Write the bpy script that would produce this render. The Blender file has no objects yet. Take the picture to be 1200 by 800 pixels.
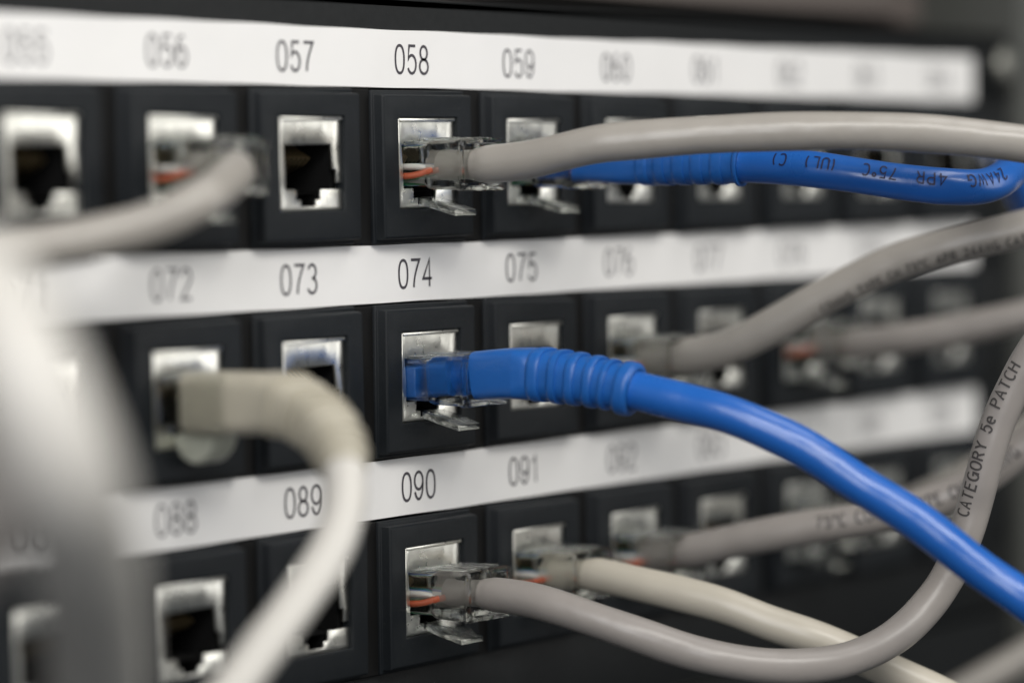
import bpy, bmesh, math, random
from mathutils import Vector, Matrix
random.seed(7)
MM = 0.001                       # all shapes below are written in millimetres
scene = bpy.context.scene
COL = scene.collection

# ------------------------------------------------------------------ camera
cam = bpy.data.cameras.new('camera')
cam_o = bpy.data.objects.new('camera', cam)
COL.objects.link(cam_o)
right = Vector((0.571379, -0.820547, -0.015118))
down = Vector((-0.046557, -0.014017, -0.998817))
fwd = Vector((0.819364, 0.571407, -0.046211))
m = Matrix((right, -down, -fwd)).transposed().to_4x4()
m.translation = Vector((-400.931, -296.374, 12.726)) * MM
cam_o.matrix_world = m
cam.sensor_width = 36.0
cam.lens = 120.0
cam.clip_start = 0.01
cam.clip_end = 50.0
cam.dof.use_dof = True
cam.dof.focus_distance = 0.494
cam.dof.aperture_fstop = 7.2
scene.camera = cam_o

# ------------------------------------------------------------------ light
world = bpy.data.worlds.new('World')
scene.world = world
world.use_nodes = True
bg = world.node_tree.nodes['Background']
bg.inputs['Color'].default_value = (0.86, 0.93, 1.0, 1)
bg.inputs['Strength'].default_value = 0.065

def area_light(name, loc, target, sx, sy, power, col):
    l = bpy.data.lights.new(name, 'AREA')
    l.shape = 'RECTANGLE'
    l.size, l.size_y = sx * MM, sy * MM
    l.energy = power
    l.color = col
    o = bpy.data.objects.new(name, l)
    COL.objects.link(o)
    o.location = Vector(loc) * MM
    o.rotation_euler = (Vector(target) - Vector(loc)).to_track_quat('-Z', 'Y').to_euler()
    return o

# fluorescent ceiling fittings of the server room, then one added fill light
area_light('ceiling_lamp', (-420, -900, 820), (-20, 0, 0), 1200, 300, 13.8, (1.0, 0.975, 0.93))
area_light('ceiling_lamp', (-900, -500, 300), (-60, 0, 0), 400, 700, 5.5, (0.98, 0.98, 1.0))
area_light('ceiling_lamp', (250, -350, 900), (60, 0, 0), 700, 220, 2.5, (1.0, 0.98, 0.95))
area_light('shield_fill_light', (640, -900, 260), (-40, 0, 0), 560, 700, 3.4, (1.0, 0.99, 0.96))  # added fill at front right, gives the metal shields a bright reflection

scene.view_settings.view_transform = 'Standard'
scene.view_settings.look = 'None'
scene.view_settings.exposure = 0.0
scene.view_settings.gamma = 1.0
scene.render.engine = 'CYCLES'
scene.cycles.max_bounces = 14
scene.cycles.transmission_bounces = 12
scene.cycles.transparent_max_bounces = 16

# ------------------------------------------------------------------ materials
def material(name, base, rough=0.5, metal=0.0, trans=0.0, ior=1.5, coat=0.0, sss=0.0,
             var=0.0, var_scale=400.0, bump=0.0, bump_scale=1500.0, rough_var=0.0, specks=0.0, spec=0.5):
    mt = bpy.data.materials.new(name)
    mt.use_nodes = True
    nt = mt.node_tree
    b = nt.nodes['Principled BSDF']
    b.inputs['Base Color'].default_value = (*base, 1)
    b.inputs['Roughness'].default_value = rough
    b.inputs['Metallic'].default_value = metal
    b.inputs['Transmission Weight'].default_value = trans
    b.inputs['IOR'].default_value = ior
    b.inputs['Coat Weight'].default_value = coat
    b.inputs['Specular IOR Level'].default_value = spec
    if sss:
        b.inputs['Subsurface Weight'].default_value = sss
        b.inputs['Subsurface Radius'].default_value = (1, 0.9, 0.8)
        b.inputs['Subsurface Scale'].default_value = 0.001
    tc = nt.nodes.new('ShaderNodeTexCoord')
    def noise(scale, detail=4):
        n = nt.nodes.new('ShaderNodeTexNoise')
        n.inputs['Scale'].default_value = scale
        n.inputs['Detail'].default_value = detail
        nt.links.new(tc.outputs['Object'], n.inputs['Vector'])
        return n
    col_out = None
    if var:
        n = noise(var_scale)
        mx = nt.nodes.new('ShaderNodeMix'); mx.data_type = 'RGBA'
        mx.inputs['A'].default_value = (*[c * (1 - var) for c in base], 1)
        mx.inputs['B'].default_value = (*[min(1, c * (1 + var)) for c in base], 1)
        nt.links.new(n.outputs['Fac'], mx.inputs['Factor'])
        col_out = mx.outputs['Result']
    if specks:                       # pale dust specks
        n = noise(2600, 2)
        r = nt.nodes.new('ShaderNodeValToRGB')
        r.color_ramp.elements[0].position = 0.70
        r.color_ramp.elements[1].position = 0.78
        nt.links.new(n.outputs['Fac'], r.inputs['Fac'])
        mm_ = nt.nodes.new('ShaderNodeMath'); mm_.operation = 'MULTIPLY'
        mm_.inputs[1].default_value = specks
        nt.links.new(r.outputs['Color'], mm_.inputs[0])
        mx = nt.nodes.new('ShaderNodeMix'); mx.data_type = 'RGBA'
        mx.inputs['A'].default_value = (*base, 1)
        mx.inputs['B'].default_value = (0.3, 0.3, 0.28, 1)
        if col_out: nt.links.new(col_out, mx.inputs['A'])
        nt.links.new(mm_.outputs[0], mx.inputs['Factor'])
        col_out = mx.outputs['Result']
    if col_out: nt.links.new(col_out, b.inputs['Base Color'])
    if rough_var:
        n = noise(var_scale * 1.7)
        mr = nt.nodes.new('ShaderNodeMapRange')
        mr.inputs['To Min'].default_value = max(0, rough - rough_var)
        mr.inputs['To Max'].default_value = min(1, rough + rough_var)
        nt.links.new(n.outputs['Fac'], mr.inputs['Value'])
        nt.links.new(mr.outputs['Result'], b.inputs['Roughness'])
    if bump:
        n = noise(bump_scale)
        bp = nt.nodes.new('ShaderNodeBump')
        bp.inputs['Strength'].default_value = 1.0
        bp.inputs['Distance'].default_value = bump * MM
        nt.links.new(n.outputs['Fac'], bp.inputs['Height'])
        nt.links.new(bp.outputs['Normal'], b.inputs['Normal'])
    return mt

M = {
 'panel': material('black_powder_coat', (0.006, 0.007, 0.0075), 0.55, var=0.15, bump=0.03, bump_scale=2500, rough_var=0.1, specks=0.08, spec=0.24),
 'housing': material('charcoal_plastic', (0.0075, 0.0095, 0.0115), 0.52, var=0.18, var_scale=250, bump=0.02, bump_scale=1800, rough_var=0.12, specks=0.12, spec=0.24),
 'dark': material('black_plastic', (0.004, 0.004, 0.004), 0.65, spec=0.2),
 'label': material('white_label_card', (0.80, 0.79, 0.775), 0.34, var=0.05, var_scale=45, bump=0.16, bump_scale=70, rough_var=0.16, specks=0.12),
 'ink': material('label_ink', (0.05, 0.045, 0.055), 0.6),
 'shield': material('tinned_metal', (0.80, 0.79, 0.73), 0.30, metal=1.0, var=0.12, var_scale=500, bump=0.10, bump_scale=200, rough_var=0.10),
 'gold': material('gold_contact', (0.78, 0.62, 0.36), 0.45, metal=1.0),
 'steel': material('zinc_steel', (0.22, 0.22, 0.20), 0.45, metal=1.0, bump=0.02),
 'rail': material('grey_rail_paint', (0.05, 0.052, 0.046), 0.5, var=0.1, bump=0.02),
 'beige_paint': material('beige_equipment_paint', (0.13, 0.11, 0.10), 0.5, var=0.1, bump=0.02),
 'wall': material('room_wall_paint', (0.25, 0.24, 0.21), 0.8, var=0.1, var_scale=4),
 'blue': material('blue_cable_pvc', (0.014, 0.112, 0.43), 0.30, coat=0.15, sss=0.08, var=0.14, var_scale=90, bump=0.22, bump_scale=120, rough_var=0.12),
 'blue_boot': material('blue_boot_pvc', (0.012, 0.105, 0.38), 0.36, sss=0.08, var=0.12, var_scale=150, bump=0.06, bump_scale=700, rough_var=0.08),
 'grey': material('warm_grey_cable_pvc', (0.33, 0.308, 0.278), 0.32, sss=0.06, var=0.14, var_scale=70, bump=0.26, bump_scale=110, rough_var=0.10, specks=0.05),
 'mauve': material('mauve_grey_cable_pvc', (0.285, 0.262, 0.243), 0.36, sss=0.06, var=0.14, var_scale=70, bump=0.26, bump_scale=110, rough_var=0.12, specks=0.10),
 'beige': material('beige_cable_pvc', (0.50, 0.462, 0.385), 0.36, sss=0.06, var=0.08, var_scale=90, bump=0.10, bump_scale=150, rough_var=0.08, specks=0.04),
 'white': material('pale_cable_pvc', (0.58, 0.56, 0.52), 0.38, sss=0.06, var=0.06, var_scale=90, bump=0.08, bump_scale=150),
 'boot_beige': material('beige_boot_pvc', (0.42, 0.39, 0.315), 0.42, sss=0.05, var=0.10, var_scale=120, bump=0.05, bump_scale=400),
 'latch_cover': material('pale_green_grey_pvc', (0.42, 0.43, 0.36), 0.35, sss=0.1, var=0.05),
 'print': material('cable_print_ink', (0.055, 0.050, 0.048), 0.6),
 'print_blue': material('cable_print_ink_on_blue', (0.006, 0.010, 0.06), 0.5),
 'w_orange': material('orange_wire_insulation', (0.50, 0.095, 0.035), 0.4),
 'w_white': material('white_wire_insulation', (0.70, 0.68, 0.64), 0.4),
 'w_green': material('green_wire_insulation', (0.03, 0.25, 0.10), 0.4),
 'w_blue': material('blue_wire_insulation', (0.03, 0.12, 0.45), 0.4),
 'w_brown': material('brown_wire_insulation', (0.16, 0.06, 0.025), 0.4),
}

def clear_plastic():
    mt = bpy.data.materials.new('clear_polycarbonate')
    mt.use_nodes = True
    nt = mt.node_tree
    b = nt.nodes['Principled BSDF']
    b.inputs['Base Color'].default_value = (0.93, 0.945, 0.93, 1)
    b.inputs['Transmission Weight'].default_value = 1.0
    b.inputs['IOR'].default_value = 1.49
    b.inputs['Roughness'].default_value = 0.06
    tc = nt.nodes.new('ShaderNodeTexCoord')
    n = nt.nodes.new('ShaderNodeTexNoise')
    n.inputs['Scale'].default_value = 420
    bp = nt.nodes.new('ShaderNodeBump')
    bp.inputs['Distance'].default_value = 0.08 * MM
    nt.links.new(tc.outputs['Object'], n.inputs['Vector'])
    nt.links.new(n.outputs['Fac'], bp.inputs['Height'])
    nt.links.new(bp.outputs['Normal'], b.inputs['Normal'])
    tr = nt.nodes.new('ShaderNodeBsdfTransparent')
    tr.inputs['Color'].default_value = (0.93, 0.945, 0.93, 1)
    mx = nt.nodes.new('ShaderNodeMixShader')
    mx.inputs['Fac'].default_value = 0.30
    nt.links.new(b.outputs[0], mx.inputs[1])
    nt.links.new(tr.outputs[0], mx.inputs[2])
    nt.links.new(mx.outputs[0], nt.nodes['Material Output'].inputs['Surface'])
    return mt
M['clear'] = clear_plastic()

# ------------------------------------------------------------------ mesh helpers
class MB:
    """collects vertices and faces in millimetres, builds ONE mesh object"""
    def __init__(self): self.v = []; self.f = []
    def add(self, vs, fs):
        k = len(self.v)
        self.v += [tuple(p) for p in vs]
        self.f += [tuple(i + k for i in q) for q in fs]
        return self
    def box(self, x0, x1, y0, y1, z0, z1):
        vs = [(x, y, z) for x in (x0, x1) for y in (y0, y1) for z in (z0, z1)]
        return self.add(vs, [(0,1,3,2),(4,6,7,5),(0,4,5,1),(2,3,7,6),(0,2,6,4),(1,5,7,3)])
    def rings(self, rings, cap0=True, cap1=True):
        n = len(rings[0]); k = len(self.v)
        for r in rings: self.v += [tuple(p) for p in r]
        for i in range(len(rings) - 1):
            a = k + i * n; b = a + n
            for j in range(n):
                j2 = (j + 1) % n
                self.f.append((a + j, a + j2, b + j2, b + j))
        if cap0: self.f.append(tuple(k + j for j in reversed(range(n))))
        if cap1: self.f.append(tuple(k + (len(rings) - 1) * n + j for j in range(n)))
        return self
    def mesh(self, name, mat, origin=(0, 0, 0), smooth=False, bevel=0.0, seg=2, angle=40, fix=True):
        me = bpy.data.meshes.new(name)
        o = Vector(origin)
        me.from_pydata([(Vector(p) - o) * MM for p in self.v], [], self.f)
        bm = bmesh.new(); bm.from_mesh(me)
        if fix: bmesh.ops.recalc_face_normals(bm, faces=bm.faces)
        if bevel:
            es = [e for e in bm.edges if len(e.link_faces) == 2 and e.calc_face_angle(0) > math.radians(30)]
            bmesh.ops.bevel(bm, geom=es, offset=bevel * MM, segments=seg, affect='EDGES', profile=0.5, clamp_overlap=True)
        for f in bm.faces: f.smooth = bool(smooth)
        if smooth:
            for e in bm.edges:
                if len(e.link_faces) == 2 and e.calc_face_angle(0) > math.radians(angle): e.smooth = False
        bm.to_mesh(me); bm.free()
        me.materials.append(M[mat])
        return me

def link(name, me, parent=None, loc=None):
    o = bpy.data.objects.new(name, me)
    COL.objects.link(o)
    if loc is not None: o.location = Vector(loc) * MM
    if parent: o.parent = parent
    return o

def thing(name, label, cat, loc=(0, 0, 0), group=None):
    o = bpy.data.objects.new(name, None)
    o.empty_display_size = 0.005
    COL.objects.link(o)
    o.location = Vector(loc) * MM
    o['label'] = label; o['category'] = cat
    if group: o['group'] = group
    return o

def part(name, mb, mat, parent, origin=(0, 0, 0), loc=None, label=None, **k):
    o = link(name, mb.mesh(name, mat, origin, **k), parent, loc)
    if label: o['label'] = label
    return o

def sweep_path(pts, step=0.6):
    """Catmull-Rom through pts, resampled evenly and lightly relaxed"""
    P = [Vector(p) for p in pts]
    P = [2 * P[0] - P[1]] + P + [2 * P[-1] - P[-2]]
    raw = []
    for i in range(1, len(P) - 2):
        p0, p1, p2, p3 = P[i-1:i+3]
        t0 = 0; t1 = t0 + (p1-p0).length ** .5; t2 = t1 + (p2-p1).length ** .5; t3 = t2 + (p3-p2).length ** .5
        for k in range(16):
            t = t1 + (t2 - t1) * k / 16
            a1 = p0*((t1-t)/(t1-t0)) + p1*((t-t0)/(t1-t0))
            a2 = p1*((t2-t)/(t2-t1)) + p2*((t-t1)/(t2-t1))
            a3 = p2*((t3-t)/(t3-t2)) + p3*((t-t2)/(t3-t2))
            b1 = a1*((t2-t)/(t2-t0)) + a2*((t-t0)/(t2-t0))
            b2 = a2*((t3-t)/(t3-t1)) + a3*((t-t1)/(t3-t1))
            raw.append(b1*((t2-t)/(t2-t1)) + b2*((t-t1)/(t2-t1)))
    raw.append(P[-2])
    out = [raw[0]]; acc = 0; last = raw[0]
    for q in raw[1:]:
        d = (q - last).length
        while acc + d >= step:
            last = last.lerp(q, (step - acc) / d)
            out.append(last.copy()); d = (q - last).length; acc = 0
        acc += d; last = q
    for _ in range(8):
        out = [out[0]] + [(out[i-1] + out[i]*2 + out[i+1]) / 4 for i in range(1, len(out)-1)] + [out[-1]]
    return out

def frames(path, up=Vector((0, 0, 1))):
    fr = []; u = up.copy()
    for i, p in enumerate(path):
        a = path[max(0, i-1)]; b = path[min(len(path)-1, i+1)]
        t = (b - a).normalized()
        u = (u - t * u.dot(t)).normalized()
        fr.append((p, t, t.cross(u).normalized(), u.copy()))
    return fr

def tube(fr, rad, n=28, ex=2.0):
    """rad(s) -> (side radius, up radius[, exponent])"""
    rings = []; s = 0; prev = fr[0][0]
    for p, t, sd, u in fr:
        s += (p - prev).length; prev = p
        r = rad(s); e = r[2] if len(r) > 2 else ex
        ring = []
        for j in range(n):
            a = 2 * math.pi * j / n
            c, q = math.cos(a), math.sin(a)
            c2 = math.copysign(abs(c) ** (2/e), c); q2 = math.copysign(abs(q) ** (2/e), q)
            ring.append(p + sd * (c2 * r[0]) + u * (q2 * r[1]))
        rings.append(ring)
    return MB().rings(rings)

def arcl(fr):
    out = [0]
    for i in range(1, len(fr)): out.append(out[-1] + (fr[i][0] - fr[i-1][0]).length)
    return out

# ------------------------------------------------------------------ stroke lettering
def arc(cx, cy, rx, ry, a0, a1, n=14, e=2.0):
    o = []
    for i in range(n + 1):
        a = math.radians(a0 + (a1 - a0) * i / n)
        c, s = math.cos(a), math.sin(a)
        o.append((cx + rx * math.copysign(abs(c) ** (2/e), c), cy + ry * math.copysign(abs(s) ** (2/e), s)))
    return o
W = 0.50
G = {
 '0': [arc(.25, .5, .25, .5, 0, 360, 28, 2.3)],
 '1': [[(.06, .78), (.16, .83), (.26, 1), (.26, 0)]],
 '2': [arc(.25, .73, .23, .27, 170, -35, 14) + [(.02, 0), (.50, 0)]],
 '3': [arc(.24, .755, .21, .245, 160, -90, 14), arc(.24, .265, .24, .265, 90, -160, 14)],
 '4': [[(.38, 0), (.38, 1), (0, .30), (.52, .30)]],
 '5': [[(.46, 1), (.10, 1), (.04, .50)] + arc(.245, .33, .245, .33, 135, -155, 16)],
 '6': [arc(.25, .32, .24, .32, 0, 360, 24), arc(.26, .45, .25, .55, 30, 180, 12)[3:] + [(.01, .40)]],
 '7': [[(0, 1), (.50, 1)] + [(.50 - .34 * math.sin(t * .1 * 1.57), 1 - t * .1) for t in range(1, 11)]],
 '8': [arc(.25, .755, .20, .245, 0, 360, 24), arc(.25, .26, .245, .26, 0, 360, 24)],
 '9': [arc(.25, .68, .24, .32, 0, 360, 24), [(.49, .60)] + arc(.24, .55, .25, .55, 0, -150, 12)],
 'A': [[(0, 0), (.27, 1), (.54, 0)], [(.09, .33), (.45, .33)]],
 'B': [[(0, 0), (0, 1), (.28, 1)] + arc(.28, .76, .18, .24, 90, -90, 8) + [(0, .52)], [(.28, .52)] + arc(.28, .26, .22, .26, 90, -90, 8) + [(0, 0)]],
 'C': [arc(.28, .5, .28, .5, 50, 310, 18, 2.2)],
 'D': [[(0, 0), (0, 1), (.2, 1)] + arc(.2, .5, .3, .5, 90, -90, 12) + [(0, 0)]],
 'E': [[(.45, 1), (0, 1), (0, 0), (.45, 0)], [(0, .53), (.40, .53)]],
 'G': [arc(.28, .5, .28, .5, 50, 360, 18, 2.2) + [(.30, .46)], [(.56, .46), (.56, 0)]],
 'H': [[(0, 0), (0, 1)], [(.5, 0), (.5, 1)], [(0, .52), (.5, .52)]],
 'L': [[(0, 1), (0, 0), (.42, 0)]],
 'M': [[(0, 0), (0, 1), (.3, .2), (.6, 1), (.6, 0)]],
 'O': [arc(.28, .5, .28, .5, 0, 360, 24, 2.2)],
 'P': [[(0, 0), (0, 1), (.26, 1)] + arc(.26, .74, .22, .26, 90, -90, 10) + [(0, .48)]],
 'R': [[(0, 0), (0, 1), (.26, 1)] + arc(.26, .75, .21, .25, 90, -90, 10) + [(0, .5)], [(.26, .5), (.50, 0)]],
 'S': [arc(.25, .75, .22, .25, 35, 270, 12) + arc(.25, .25, .24, .25, 90, -145, 12)],
 'T': [[(0, 1), (.54, 1)], [(.27, 1), (.27, 0)]],
 'U': [[(0, 1), (0, .28)] + arc(.25, .28, .25, .28, 180, 360, 10) + [(.5, 1)]],
 'W': [[(0, 1), (.17, 0), (.33, .9), (.50, 0), (.66, 1)]],
 'Y': [[(0, 1), (.27, .48), (.54, 1)], [(.27, .48), (.27, 0)]],
 'e': [[(.02, .33), (.44, .33)] + arc(.23, .33, .22, .33, 0, 310, 14)],
 '(': [arc(.30, .5, .25, .65, 130, 230, 8)],
 ')': [arc(-.05, .5, .25, .65, 50, -50, 8)],
 '-': [[(0, .45), (.3, .45)]],
 'o': [arc(.12, .85, .12, .14, 0, 360, 12)],
 ' ': [],
}
def gw(ch):
    pts = [p for l in G[ch] for p in l]
    return max(p[0] for p in pts) if pts else 0.35
def ribbons(text, size, stroke, gap=0.23, sx=1.0, pitch=None):
    """list of quads strips: each = list of (left, right) 2D pairs; returns strips, total width"""
    strips = []; x = 0
    for ch in text:
        w = gw(ch)
        for l in G[ch]:
            q = []
            pts = [((x + p[0] * sx) * size, p[1] * size) for p in l]
            closed = abs(pts[0][0]-pts[-1][0]) + abs(pts[0][1]-pts[-1][1]) < 1e-6
            for i, p in enumerate(pts):
                a = pts[i-1] if i else (pts[-2] if closed else None)
                b = pts[i+1] if i < len(pts)-1 else (pts[1] if closed else None)
                d1 = (Vector(p) - Vector(a)).normalized() if a else None
                d2 = (Vector(b) - Vector(p)).normalized() if b else None
                if d1 is None: d1 = d2
                if d2 is None: d2 = d1
                n1 = Vector((-d1.y, d1.x)); n2 = Vector((-d2.y, d2.x))
                nn = n1 + n2
                if nn.length < .3: nn = n1
                nn.normalize()
                k = min(2.0, 1 / max(.3, nn.dot(n1)))
                h = stroke / 2
                q.append((Vector(p) + nn * h * k, Vector(p) - nn * h * k))
            strips.append(q)
        x += (pitch if pitch else w * sx + gap)
    return strips, (x - gap * (0 if pitch else 1)) * size
def text_mesh(name, text, size, stroke, mat, place, **k):
    strips, w = ribbons(text, size, stroke, **k)
    mb = MB()
    for q in strips:
        # split long spans so that the lettering follows what it is printed on
        fine = [q[0]]
        for a, b in zip(q, q[1:]):
            n = max(1, int((b[0] - a[0]).length / (size * .2)))
            for i in range(1, n + 1):
                fine.append((a[0].lerp(b[0], i/n), a[1].lerp(b[1], i/n)))
        vs = []
        for l, r in fine: vs += [place(l.x - w/2, l.y), place(r.x - w/2, r.y)]
        mb.add(vs, [(2*i, 2*i+1, 2*i+3, 2*i+2) for i in range(len(fine)-1)])
    return mb

# ================================================================== setting
PITCH = 27.221; ROW = 31.0
JZ = -15.5                                   # socket centre below the label centre line

part('room_wall', MB().box(-2500, 3500, 1500, 1520, -1500, 2500), 'wall', None)['kind'] = 'structure'
part('rack_interior', MB().box(-420, 205, 150, 156, -420, 400), 'dark', None)['kind'] = 'structure'

# ================================================================== patch panel
panel = thing('patch_bay', 'black patch panel with three white numbered label strips above rows of sockets', 'patch panel', (0, 0, 0))
X0, X1 = -180.0, 192.0
bands = [(39.4, 35.6)]
fp = MB()
# plate: horizontal bands between the socket slots, slots are open to a recess
zs = [39.4]
for r in range(3):
    c = -ROW * r
    zs += [c - 4.55, c - 26.75]
zs.append(-69.0)
for i in range(0, len(zs), 2): fp.box(X0, X1, 0.35, 2.2, zs[i+1] + 31, zs[i] + 31) if False else None
E2 = None
fp = MB()
lim = [39.8]
for r in range(3):
    c = ROW * (1 - r)
    lim += [c - 4.5, c - 26.7]
lim.append(-70.0)
for i in range(0, len(lim), 2): fp.box(X0, X1, 0.35, 2.4, lim[i+1], lim[i])
SL, SR = -4 * PITCH - 0, 6.5 * PITCH        # slot field, left to right
for i in range(1, len(lim) - 1, 2):
    fp.box(6 * PITCH + 14.0, X1, 0.35, 2.4, lim[i+1], lim[i])
    fp.box(X0, X0 + 30, 0.35, 2.4, lim[i+1], lim[i])
fp.box(X0, X1, 39.8 * 0 + 0.35, 26, 38.2, 39.79)         # folded top flange
fp.box(X0, X1, 0.36, 26, -69.99, -68.4)
part('faceplate', fp, 'panel', panel, bevel=0.35, smooth=True)
part('backing_channel', MB().box(X0, 6 * PITCH + 16, 7.5, 9.0, -68.3, 38.1), 'dark', panel)
for i in range(1, len(lim) - 1, 2):
    for c in range(-4, 7):                    # added black webs stand in for the shade between neighbouring modules
        x = c * PITCH + PITCH / 2
        z0, z1 = lim[i+1], lim[i]
        part('gap_shade_web', MB().box(x - 2.3 + .1, x + 2.3 + .1, -0.35, 7.4, z0 + .02, z1 - .02), 'dark', panel, origin=(x, 0, z0), loc=(x, 0, z0), bevel=0.2)
# ear at the right end: screw, washer
sc = MB()
for r0, y0, y1 in ((5.2, -0.5, 0.3),):
    sc.rings([[(187.6 + r0 * math.cos(a * math.pi / 12), y, 33.0 + r0 * math.sin(a * math.pi / 12)) for a in range(24)] for y in (y0, y1)])
w_ = part('washer', sc, 'panel', panel, bevel=0.15, smooth=True)
hd = MB()
hd.rings([[(187.6 + r * math.cos(a * math.pi / 12), y, 33.0 + r * math.sin(a * math.pi / 12)) for a in range(24)]
          for r, y in ((3.2, -0.55), (3.9, -1.6), (3.3, -2.5), (2.0, -3.0))])
s_ = part('screw', hd, 'steel', panel, smooth=True)
part('cross_slot', MB().box(185.9, 189.3, -3.06, -2.2, 32.7, 33.3).box(187.3, 187.9, -3.05, -2.3, 31.3, 34.7), 'dark', s_)

# label strips with printed numbers
for r in range(3):
    zc = ROW * (1 - r)
    sm = MB()
    n = 120; xa, xb = -4.45 * PITCH, 177.0
    rings = []
    for i in range(n + 1):
        x = xa + (xb - xa) * i / n
        w1 = .05 * math.sin(x * .11 + r * 2) + .04 * math.sin(x * .31 + r)
        y = -0.02 + .012 * math.sin(x * .17 + r)
        rings.append([(x, y, zc + 4.12 + w1), (x, 0.34, zc + 4.12 + w1), (x, 0.34, zc - 4.2 + w1 * .7), (x, y, zc - 4.2 + w1 * .7)])
    sm.rings(rings)
    strip = part('label_strip', sm, 'label', panel, smooth=True, angle=30)
    strip['label'] = ['top white label strip printed 055 to 064', 'middle white label strip printed 071 to 080', 'bottom white label strip printed 087 to 096'][r]
    for c in range(-4, 7):
        num = '%03d' % (58 + c + 16 * r)
        x = c * PITCH; dz = random.uniform(-.12, .12)
        place = lambda u, v, x=x, zc=zc, dz=dz: (x + u, -0.075, zc - 2.1 + dz + v)
        part('printed_number', text_mesh('n', num, 4.0, 0.40, 'ink', place, pitch=0.735, sx=1.04), 'ink', strip, fix=False, label='number ' + num + ' in dark print')

# socket modules: charcoal housing > metal shield, contact springs, cavity
def ring_rect(x, zt, zb, y):
    return [(-x, y, zb), (x, y, zb), (x, y, zt), (-x, y, zt)]
H = MB()
zt, zb = 10.85, -10.95        # housing relative to socket centre (label centre -15.5)
ax, at, ab = 7.25, 7.0, -6.1  # aperture
rr = [ring_rect(11.35, zt + .15, zb - .15, 7.4), ring_rect(11.35, zt + .15, zb - .15, -0.5), ring_rect(11.25, zt, zb, -0.75),
      ring_rect(11.0, zt - .5, zb + .5, -0.85), ring_rect(10.9, zt - .6, zb + .6, -2.25), ring_rect(10.65, zt - .9, zb + .9, -2.5),
      ring_rect(ax + .15, at + .15, ab - .15, -2.5), ring_rect(ax, at, ab, -2.35), ring_rect(ax, at, ab, 1.0)]
H.rings(rr, cap0=True, cap1=False)
housing_me = H.mesh('port_housing', 'housing', bevel=0.16, smooth=True)

# shield face with its stepped opening, cells on a grid
xs = [-7.2, -5.35, -2.75, -1.7, 1.7, 2.75, 5.35, 6.1, 7.2]
zz = [6.95, 3.1, -0.4, -2.3, -3.15, -4.6, -5.5, -6.05]
def filled(i, j):
    x = (xs[i] + xs[i+1]) / 2; z = (zz[j] + zz[j+1]) / 2
    if z > 3.1: return True
    if abs(x) < 5.35 and z > -3.15: return False
    if abs(x) < 2.75 and z > -4.6: return False
    if abs(x) < 1.7 and z > -5.5: return False
    if x > 5.35 and -2.3 < z < -0.4 and x > 6.1: return True
    if x > 5.35 and -3.15 < z < -0.4: return False
    return True
S = MB()
yf = lambda z, x: -1.75 + max(0, (6.95 - z) / 3.85 if z < 6.0 else 0) * 0.0
idx = {}
def vid(i, j, back):
    k = (i, j, back)
    if k not in idx:
        idx[k] = len(S.v)
        dep = -1.75
        if zz[j] < 6.5 and j == 1 and 0 < i < 8: dep = -1.5       # top web slopes inwards
        if zz[j] <= -3.15 and 0 < i < 8 and abs(xs[i]) < 3: dep = -1.6
        S.v.append((xs[i], dep + (0.5 if back else 0), zz[j]))
    return idx[k]
for i in range(len(xs) - 1):
    for j in range(len(zz) - 1):
        if not filled(i, j): continue
        S.f.append((vid(i, j, 0), vid(i, j+1, 0), vid(i+1, j+1, 0), vid(i+1, j, 0)))
        S.f.append((vid(i, j, 1), vid(i+1, j, 1), vid(i+1, j+1, 1), vid(i, j+1, 1)))
        for (a, b), (di, dj) in ((((i, j), (i, j+1)), (-1, 0)), (((i+1, j+1), (i+1, j)), (1, 0)), (((i+1, j), (i, j)), (0, -1)), (((i, j+1), (i+1, j+1)), (0, 1))):
            ni, nj = i + di, j + dj
            if 0 <= ni < len(xs)-1 and 0 <= nj < len(zz)-1 and filled(ni, nj): continue
            S.f.append((vid(*a, 0), vid(*a, 1), vid(*b, 1), vid(*b, 0)))
# folded rim at the left and along the top catches the light
S.box(-7.22, -6.75, -2.32, -1.6, -5.9, 6.9)
S.box(-6.74, 6.9, -2.30, -1.6, 6.45, 6.97)
shield_me = S.mesh('metal_shield', 'shield', bevel=0.12, smooth=True, angle=50)

Cv = MB()       # dark plastic tunnel behind the shield
Cv.rings([ring_rect(5.9, 3.7, -3.7, -0.6), ring_rect(5.9, 3.7, -3.7, 7.2)], cap0=False, cap1=True)
Cv.box(-7.1, -5.95, -0.7, 7.0, -6.0, 6.9).box(5.95, 7.1, -0.7, 7.0, -6.0, 6.9).box(-5.94, 5.94, -0.55, 7.0, 3.75, 6.9)
Cv.box(-5.94, -2.9, -0.55, 7.0, -6.0, -3.75).box(2.9, 5.94, -0.55, 7.0, -6.0, -3.75).box(-2.9, 2.9, 2.0, 7.0, -6.0, -3.75)
cavity_me = Cv.mesh('socket_cavity', 'dark')
Sp = MB()
for k in range(8):
    x = -3.57 + 1.02 * k
    pts = [(3.4, 4.6), (1.2, 1.0), (.2, 2.2), (-1.6, 6.8)]     # z, y
    for (z0, y0), (z1, y1) in zip(pts, pts[1:]):
        d = .17
        Sp.add([(x-d, y0, z0), (x+d, y0, z0), (x+d, y1, z1), (x-d, y1, z1), (x-d, y0+.25, z0-.1), (x+d, y0+.25, z0-.1), (x+d, y1+.25, z1-.1), (x-d, y1+.25, z1-.1)],
               [(0,1,2,3), (7,6,5,4), (0,4,5,1), (3,2,6,7), (0,3,7,4), (1,5,6,2)])
spring_me = Sp.mesh('contact_spring', 'gold')

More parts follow.
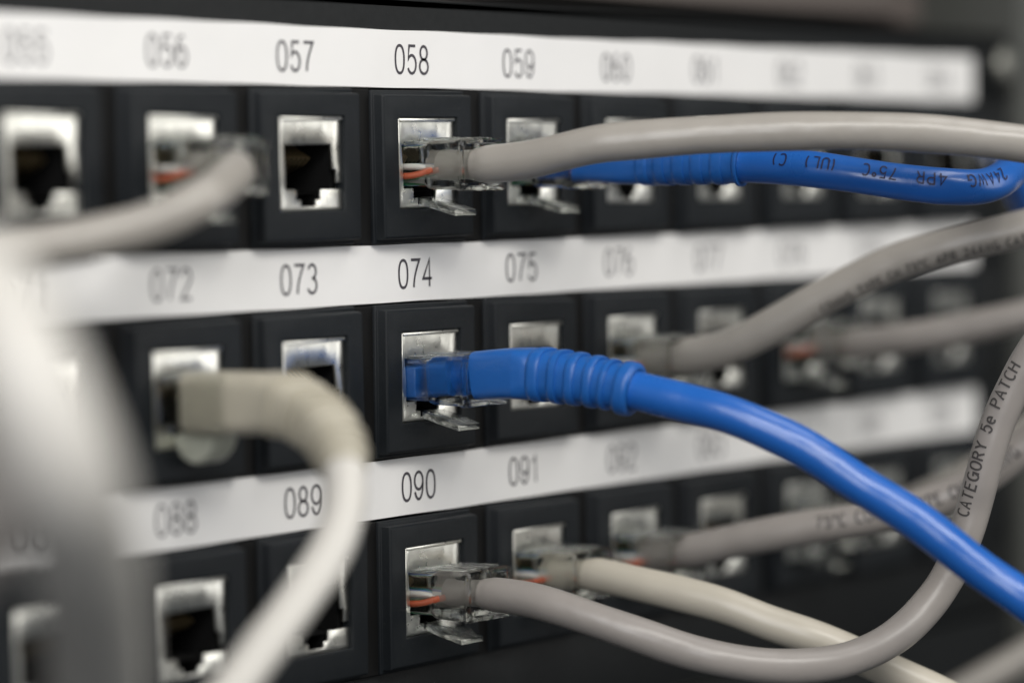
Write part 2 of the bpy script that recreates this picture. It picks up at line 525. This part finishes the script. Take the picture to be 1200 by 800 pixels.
for r in range(3):
    for c in range(-4, 7):
        X = c * PITCH; Z = ROW * (1 - r) + JZ
        h = link('port_housing', housing_me, panel, (X + random.uniform(-.12, .12) + .1, 0, Z + random.uniform(-.1, .1)))
        num = '%03d' % (58 + c + 16 * r)
        h.rotation_euler = [math.radians(random.uniform(-.45, .45)) for _ in range(3)]
        h['label'] = 'charcoal socket module under the number ' + num
        link('metal_shield', shield_me, h)
        link('socket_cavity', cavity_me, h)
        link('contact_spring', spring_me, h)

# ================================================================== things round the panel
bl = thing('blanking_panel', 'plain black blanking panel below the patch panel', 'rack panel', (0, 0, -72))
part('plate', MB().box(X0, X1, 0.6, 3, -112, -70.8), 'panel', bl, origin=(0, 0, -72), bevel=0.4, smooth=True)
eq = thing('rack_equipment', 'blurred warm grey equipment front above the patch panel at the upper right', 'equipment', (100, 18, 43))
part('front', MB().box(60, 181.5, 18, 60, 43.3, 110), 'beige_paint', eq, origin=(100, 18, 43), bevel=1.0, smooth=True)
part('side_bracket', MB().box(184.5, 215, 20, 60, 42.2, 110), 'beige_paint', eq, origin=(100, 18, 43), bevel=1.0, smooth=True)
rl = thing('rack_rail', 'grey green upright rack rail at the right edge beside the panel', 'rack rail', (205, 4, -300))
rb = MB()
rb.box(193.5, 196.0, -1.2, 40, -420, 400).box(196.01, 240, -1.2, 1.2, -420, 400)
part('upright', rb, 'rail', rl, origin=(205, 4, -300), bevel=0.3, smooth=True)

# ================================================================== plugs and cables
def rrect(hw, hh, y, e=9.0, n=40, zc=0.0, rad=None):
    out = []
    for j in range(n):
        a = 2 * math.pi * (j + .5) / n
        c, s = math.cos(a), math.sin(a)
        out.append((hw * math.copysign(abs(c) ** (2/e), c), y, zc + hh * math.copysign(abs(s) ** (2/e), s)))
    return out
Pm = MB()
# outer skin nose to rear, then the inside of the cable throat back towards the nose
Pm.rings([rrect(4.9, 2.7, 7.2), rrect(5.2, 3.0, 6.8), rrect(5.25, 3.05, -1.2), rrect(5.25, 3.1, -5.4), rrect(5.55, 3.45, -6.0), rrect(5.6, 3.55, -6.5),
          rrect(5.6, 3.6, -11.3, 14), rrect(5.75, 3.75, -11.4, 14), rrect(5.75, 3.75, -12.0, 14), rrect(5.6, 3.6, -12.12, 14), rrect(4.6, 3.15, -12.12, 6), rrect(4.4, 3.0, -11.2, 6)], cap0=True, cap1=True)
plug_me = Pm.mesh('plug', 'clear', smooth=True, angle=35)
# ridges moulded on the top of the plug and the strain bar
Rg = MB()
for k in range(4): Rg.box(-4.2 + 2.35 * k, -2.7 + 2.35 * k, -10.8, -4.6, 3.58 if True else 0, 3.95)
Rg.box(-5.0, 5.0, -3.6, -1.6, 3.08, 3.5)
ridge_me = Rg.mesh('moulded_ridge', 'clear', bevel=0.15, smooth=True)
Lt = MB()
def lath(st):
    Lt.rings([[(-w, y, z - t), (w, y, z - t), (w, y, z + t), (-w, y, z + t)] for y, z, w, t in st])
lath([(6.2, -3.1, 1.5, .35), (5.2, -3.9, 1.5, .35), (1.0, -4.5, 1.5, .38), (-2.2, -4.95, 1.55, .4), (-2.6, -5.1, 2.8, .45), (-5.6, -5.9, 2.9, .5), (-9.0, -6.9, 2.7, .42)])
latch_me = Lt.mesh('latch', 'clear', bevel=0.12, smooth=True)
wire_cols = ['w_orange', 'w_white', 'w_green', 'w_blue', 'w_white', 'w_green', 'w_white', 'w_brown']
wire_me = []
for k in range(8):
    x = -4.05 + k * 1.15
    fr_ = frames(sweep_path([(x * .45, -5.6, -.6), (x * .8, -3.6, -1.3 + 1.1 * (k % 2)), (x, -2.2, -1.5 + 1.35 * (k % 2)), (x, 2, -1.5 + 1.35 * (k % 2)), (x, 6.2, -1.4 + 1.3 * (k % 2))], .5))
    wire_me.append(tube(fr_, lambda s: (.47, .47), 12).mesh('wire', wire_cols[k], smooth=True))
Cn = MB()
for k in range(8): Cn.box(-3.67 + 1.02 * k, -3.47 + 1.02 * k, 2.2, 6.4, .7, 2.7)
contact_me = Cn.mesh('contact', 'gold')

def make_plug(root, wires=True, latch=True):
    p = link('plug', plug_me, root)
    if latch: link('latch', latch_me, p)
    link('moulded_ridge', ridge_me, p)
    for wm in (wire_me if wires else []): link('wire', wm, p)
    link('contact', contact_me, p)
    return p

def print_on(root, origin, fr, s0, text, size, stroke, mat, radius, ref, off=0.0, flip=False, gap=0.23, sx=1.0):
    """lettering wrapped on the jacket, centred at arc length s0; ref = direction the text faces"""
    L_ = arcl(fr)
    ref = Vector(ref).normalized()
    def place(u, v):
        v -= size / 2
        if flip: u, v = -u, -v
        s = s0 + u
        i = min(len(L_) - 2, max(0, next((k for k in range(len(L_)-1) if L_[k+1] > s), len(L_)-2)))
        t = (s - L_[i]) / max(1e-6, L_[i+1] - L_[i])
        p = fr[i][0].lerp(fr[i+1][0], t); tg = fr[i][1].lerp(fr[i+1][1], t).normalized()
        nrm = (ref - tg * ref.dot(tg)).normalized()
        side = nrm.cross(tg).normalized()      # to the left of the reading direction seen from outside
        a = off + v / radius
        return p + (nrm * math.cos(a) + side * math.sin(a)) * (radius + .09)
    o = part('printed_text', text_mesh('t', text, size, stroke, mat, place, gap=gap, sx=sx), mat, root, origin=origin, fix=False)
    return o

def wobble(r, seed, amp=.05, plugged=True):
    rnd = random.Random(seed); a, b, c = [rnd.uniform(0, 6) for _ in range(3)]
    def f(s):
        k = amp * (math.sin(s * .42 + a) + .6 * math.sin(s * 1.02 + b))
        q = amp * (math.sin(s * .31 + c))
        g = 1 - .20 * max(0, min(1, (8.0 - s) / 3)) if plugged else 1     # jacket squeezed inside the plug
        return ((r + k) * g, (r + q) * g)
    return f

PATHS = {
    'D': [(0.0, -5.0, 15.5), (0.0, -9.0, 15.5), (0.0, -13.0, 15.5), (0.8, -19.9, 16.1), (1.5, -25.1, 17.1), (3.0, -29.9, 18.1), (5.7, -35.4, 18.6), (8.7, -40.6, 19.0), (15.2, -50.7, 19.4), (22.0, -60.6, 19.4), (29.8, -70.0, 18.7), (37.5, -79.4, 17.2), (46.2, -88.5, 14.9)],
    'E': [(27.2, -5.0, 15.5), (27.2, -9.0, 15.5), (27.2, -13.0, 15.5), (27.5, -19.8, 15.0), (27.6, -28.7, 15.0), (29.2, -38.0, 14.9), (30.7, -47.2, 14.3), (33.2, -54.3, 13.2), (36.5, -60.9, 12.0), (40.0, -65.9, 11.3), (45.5, -68.6, 11.2), (53.0, -68.7, 12.6), (61.8, -65.4, 14.8), (71.0, -59.2, 16.9), (82.4, -51.0, 17.9), (95.4, -45.3, 16.4), (106.2, -43.6, 11.6), (115.3, -43.2, 4.7), (124.0, -44.4, -6.6)],
    'F': [(0.0, -5.0, -15.5), (0.0, -9.0, -15.5), (0.0, -13.0, -15.5), (0.2, -18.0, -14.4), (0.5, -23.7, -14.7), (1.5, -30.4, -15.5), (2.4, -36.2, -16.6), (2.9, -38.7, -17.2), (4.0, -43.0, -18.2), (5.6, -48.9, -19.7), (8.0, -54.4, -22.1), (10.4, -59.8, -25.1), (12.8, -65.2, -29.1), (16.4, -72.5, -34.3), (20.5, -80.8, -41.5), (22.8, -86.2, -45.5), (28.5, -94.9, -53.4)],
    'I': [(0.0, -5.0, -46.5), (0.0, -9.0, -46.5), (0.0, -13.0, -46.5), (0.2, -18.9, -46.9), (0.6, -23.1, -47.7), (2.4, -29.2, -49.6), (4.9, -34.7, -51.6), (8.3, -39.8, -53.8), (11.7, -44.7, -55.3), (16.0, -49.2, -56.4), (20.3, -53.7, -56.6), (25.6, -57.7, -55.8), (31.8, -61.3, -53.2), (37.5, -63.8, -48.9), (40.5, -65.9, -44.1), (42.6, -68.2, -36.0), (42.6, -69.7, -31.0), (43.3, -71.8, -23.5), (44.3, -74.4, -17.3), (45.9, -78.0, -10.7), (49.7, -82.8, -3.3)],
    'J': [(27.2, -5.0, -46.5), (27.2, -9.0, -46.5), (27.2, -13.0, -46.5), (27.4, -20.3, -47.5), (28.9, -26.9, -48.8), (30.8, -33.2, -50.4), (33.4, -39.0, -52.8), (36.1, -44.7, -54.9), (39.6, -49.9, -57.5), (43.0, -55.1, -60.5), (46.5, -60.3, -63.5), (53.4, -70.8, -70.0)],
    'K': [(54.4, -5.0, -46.5), (54.4, -9.0, -46.5), (54.4, -13.0, -46.5), (55.5, -19.1, -43.9), (56.4, -25.5, -42.5), (58.5, -32.0, -41.2), (60.6, -38.4, -40.2), (63.5, -44.3, -38.8), (66.5, -50.1, -37.1), (69.5, -55.9, -33.9), (72.1, -59.4, -30.7), (76.7, -65.5, -25.0)],
    'L': [(108.9, -5.0, -46.5), (108.9, -9.0, -46.5), (108.9, -13.0, -46.5), (109.3, -21.0, -43.0), (110.9, -28.3, -39.5), (112.6, -33.9, -36.0), (115.1, -40.6, -30.5), (119.4, -48.0, -24.0)],
    'G': [(54.4, -5.0, -15.5), (54.4, -9.0, -15.5), (54.4, -13.0, -15.5), (54.8, -19.2, -13.5), (56.1, -26.1, -10.4), (58.4, -32.5, -6.6), (60.5, -38.8, -3.2), (62.7, -45.2, -0.2), (64.7, -51.4, 1.7), (67.6, -57.2, 3.2), (70.5, -63.0, 4.7), (77.2, -74.0, 8.1)],
    'H': [(108.9, -5.0, -15.5), (108.9, -9.0, -15.5), (108.9, -13.0, -15.5), (108.9, -19.9, -14.6), (110.4, -27.2, -13.6), (112.8, -34.0, -12.2), (115.2, -40.8, -10.6), (119.8, -54.1, -7.2)],
    'A': [(-54.4, -5.0, 15.5), (-54.4, -9.0, 15.5), (-54.4, -13.0, 15.5), (-63.8, -16.7, 13.2), (-71.7, -19.5, 11.2), (-77.5, -16.7, 8.6), (-84.2, -14.2, 7.1), (-90.1, -11.1, 6.0), (-96.7, -8.7, 5.3), (-105.8, -6.2, 4.8)],
    'B': [(-54.4, -5.0, -15.5), (-54.4, -9.0, -15.5), (-54.4, -13.0, -15.5), (-54.6, -18.2, -15.4), (-54.9, -22.3, -16.5), (-56.3, -26.5, -18.1), (-57.8, -29.9, -20.7), (-60.6, -33.1, -24.2), (-64.1, -35.4, -28.2), (-68.5, -36.5, -32.6), (-74.7, -36.7, -37.5), (-81.0, -36.7, -42.0), (-86.5, -36.3, -46.4), (-95.9, -35.6, -53.4)],
    'C': [(-179.0, -58.4, 9.4), (-176.6, -72.5, 6.9), (-176.1, -80.5, 4.2), (-177.6, -85.7, -0.6), (-177.8, -89.3, -5.9), (-176.1, -90.4, -11.3), (-168.7, -85.8, -18.2), (-156.4, -76.1, -26.4), (-140.1, -62.0, -37.8), (-125.8, -48.6, -52.7)],
    'N': [(-168.8, -42.9, 12.6), (-166.4, -55.5, 8.3), (-165.0, -64.9, 4.2), (-165.5, -71.6, -1.0), (-165.9, -74.9, -6.5), (-166.4, -74.7, -13.3), (-167.2, -70.7, -20.7), (-166.7, -61.6, -28.6), (-166.4, -50.5, -37.7)],
    'M': [(142.7, 0.9, -88.2), (147.4, -5.4, -83.6), (152.9, -12.9, -78.7), (157.6, -19.2, -74.3), (165.9, -30.5, -66.3)],
}
PATHS['K'][:3] = [(54.4, -5.0, -46.4), (54.4, -9.0, -46.1), (54.5, -13.0, -45.4)]
PATHS['G'][:3] = [(54.4, -5.0, -15.4), (54.4, -9.0, -15.2), (54.5, -13.0, -14.7)]
PATHS['L'][:3] = [(108.9, -5.0, -46.4), (108.9, -9.0, -46.1), (108.9, -13.0, -45.4)]
PATHS['A'][:3] = [(-54.4, -5.0, 15.5), (-54.6, -9.0, 15.3), (-56.2, -12.4, 14.9)]
PATHS['F'][:3] = [(0.0, -5.0, -15.4), (0.0, -9.0, -15.1), (0.0, -13.0, -14.7)]
def cable(key, label, mat, r, port=None, plug=True, start=0, group='patch cables'):
    pts = PATHS[key]
    origin = (port[0] * PITCH, 0, ROW * (1 - port[1]) + JZ) if port else pts[0]
    root = thing('patch_cable', label, 'network cable', origin, group)
    fr = frames(sweep_path(pts, .6))
    if plug: make_plug(root, key not in 'FB', key != 'B')
    j = part('jacket', tube(fr[start:], wobble(r, ord(key), plugged=plug), 30), mat, root, origin=origin, smooth=True, angle=60)
    return root, origin, fr, j

VIEW = (-0.80, -0.59, 0.05)
# grey cable, socket 058
root, o, fr, j = cable('D', 'grey cable with clear plug in socket 058, arching over the blue cable at the top', 'grey', 2.72, (0, 0))

def ribbed_boot(root, origin, fr, s_a, s_b, mat, stations, ribs, rib_mat=None, n=36):
    """boot swept from arc length s_a to s_b; stations = [(fraction, side, up, exponent)]"""
    L_ = arcl(fr)
    sub = [f for f, l in zip(fr, L_) if s_a <= l <= s_b]
    tot = s_b - s_a
    def prof(s):
        q = min(1, s / tot)
        for (a, *ra), (b, *rb_) in zip(stations, stations[1:]):
            if q <= b:
                t = (q - a) / (b - a)
                return tuple(x + (y - x) * t for x, y in zip(ra, rb_))
        return tuple(stations[-1][1:])
    boot = part('boot', tube(sub, prof, n), mat, root, origin=origin, smooth=True, angle=50)
    for (qa, qb, dr) in ribs:
        sa, sb = s_a + qa * tot, s_a + qb * tot
        seg = [f for f, l in zip(fr, L_) if sa <= l <= sb]
        w = sb - sa
        def rp(s, w=w, qa=qa, dr=dr):
            b = prof((qa * tot) + s)
            k = dr * (1 - abs(2 * s / w - 1) ** 5 * .85)
            return (b[0] + k, b[1] + k, b[2])
        part('rib', tube(seg, rp, n), rib_mat or mat, boot, origin=origin, smooth=True, angle=60)
    return boot

def near(fr, key, k):
    q = Vector(PATHS[key][k]); i = min(range(len(fr)), key=lambda i: (fr[i][0] - q).length)
    return arcl(fr)[i]

# blue cable, socket 059
PATHS_E = PATHS['E']
root, o, fr, j = cable('E', 'blue cable with ribbed boot in socket 059, looping behind the grey cable at upper right', 'blue', 2.62, (1, 0))
fr = frames(sweep_path(PATHS['E'], .25))
ribbed_boot(root, o, fr, 5.6, near(fr, 'E', 5), 'blue_boot', [(0, 3.5, 2.75, 4), (.3, 3.3, 2.7, 4), (.45, 3.0, 2.7, 2.6), (1, 2.85, 2.75, 2.2)],
            [(.42 + .105 * k, .42 + .105 * k + .075, .22) for k in range(5)] + [(.965, 1.0, .42)])
fr = frames(sweep_path(PATHS['E'], .6))
print_on(root, o, fr, 56.0, '24AWG  4PR  75oC   (UL)  C)', 1.8, .22, 'print_blue', 2.62, VIEW, off=0.35, flip=True, gap=.30)

# blue cable with boot, socket 074
root, o, fr, j = cable('F', 'blue cable with ribbed boot in socket 074, crossing down to the lower right corner', 'blue', 2.74, (0, 1))
fr = frames(sweep_path(PATHS['F'], .25))
L_ = arcl(fr)
ribbed_boot(root, o, fr, 7.0, near(fr, 'F', 6), 'blue_boot', [(0, 4.3, 3.55, 5), (.28, 4.3, 3.65, 5), (.34, 4.1, 3.7, 3.6), (.38, 3.8, 3.55, 3.0), (.45, 3.6, 3.5, 2.8), (1, 3.1, 3.05, 2.2)],
            [(.37, .45, .42), (.49, .56, .48), (.60, .67, .50), (.71, .78, .52), (.815, .865, .52), (.90, 1.0, .80)])
# blue insert inside the clear plug
part('inner_core', tube([f for f, l in zip(fr, L_) if l < 3.5], lambda s: (4.2, 2.5, 6), 30), 'blue_boot', root, origin=o, smooth=True, angle=50)
part('inner_block', MB().box(-4.9, 4.2, -3.2, 1.5, -2.5 - 0, 1.9), 'blue_boot', root, bevel=.4, smooth=True)

# mauve grey cable, socket 090
root, o, fr, j = cable('I', 'mauve grey cable with clear plug in socket 090, curving back up behind the blue cable', 'mauve', 2.52, (0, 2))
L_ = arcl(fr)
best = min(range(len(fr)), key=lambda i: (fr[i][0] - Vector(PATHS['I'][-5])).length)
print_on(root, o, fr, L_[best] + 5.8, 'CATEGORY 5e PATCH', 1.85, .29, 'print', 2.52, VIEW, off=0.72, gap=.26)
# beige cable, socket 091
root, o, fr, j = cable('J', 'beige cable with clear plug in socket 091, running down to the bottom edge', 'beige', 2.66, (1, 2))
# mauve grey cable, socket 092
root, o, fr, j = cable('K', 'grey printed cable in socket 092, passing low under the blue cable', 'mauve', 2.72, (2, 2))
print_on(root, o, fr, 46.0, '75oC COMMS TYPE CM  24AWG', 1.8, .28, 'print', 2.72, VIEW, off=0.25, gap=.26)
# cable behind, socket 094
root, o, fr, j = cable('L', 'blurred grey cable in socket 094, just behind the printed cable at lower right', 'grey', 2.7, (4, 2))
# socket 076
root, o, fr, j = cable('G', 'grey cable in socket 076, rising to the right edge across the middle strip', 'grey', 2.85, (2, 1))
print_on(root, o, fr, 50.0, '- COMMS TYPE CM 75oC 4PR 24AWG CATEGORY', 1.35, .22, 'print', 2.85, VIEW, off=-0.55, gap=.30)
# socket 078
root, o, fr, j = cable('H', 'blurred mauve cable in socket 078, running level to the right edge', 'mauve', 2.75, (4, 1))
# socket 056
root, o, fr, j = cable('A', 'pale grey cable in socket 056, bent sharply back to the left edge', 'grey', 2.7, (-2, 0))
# socket 072 with beige boot
root, o, fr, j = cable('B', 'pale cable with beige hooded boot in socket 072, hanging down in front of 089', 'white', 2.75, (-2, 1))
fr = frames(sweep_path(PATHS['B'], .25))
ribbed_boot(root, o, fr, 0.0, 31.0, 'boot_beige', [(0, 5.2, 4.0, 6), (.28, 5.0, 4.0, 5), (.40, 4.6, 4.0, 4), (.55, 4.0, 3.6, 3), (.8, 3.5, 3.4, 2.4), (1, 2.95, 2.95, 2.1)],
            [(.44 + .075 * k, .44 + .075 * k + .042, .42) for k in range(7)])
lc = MB()
pr_ = [(-5.6 + 3.6 * 1.0 * math.cos(a), -4.1 + 4.0 * math.sin(a)) for a in [math.radians(180 + 180 * k / 16) for k in range(17)]]
lc.rings([[(x, y + .6, z) for y, z in pr_] for x in (-2.6, 2.6)])
part('latch_cover', lc, 'latch_cover', root, bevel=.7, smooth=True)

# foreground cable at the left edge, cable at lower right
root, o, fr, j = cable('C', 'wide out of focus pale cable hanging down in the foreground at the left edge', 'white', 5.2, None, plug=False)
root, o, fr, j = cable('N', 'darker out of focus grey cable at the very left edge beside the wide pale one', 'mauve', 4.6, None, plug=False)
root, o, fr, j = cable('M', 'blurred grey cable end crossing the bottom right corner', 'grey', 2.7, None, plug=False)
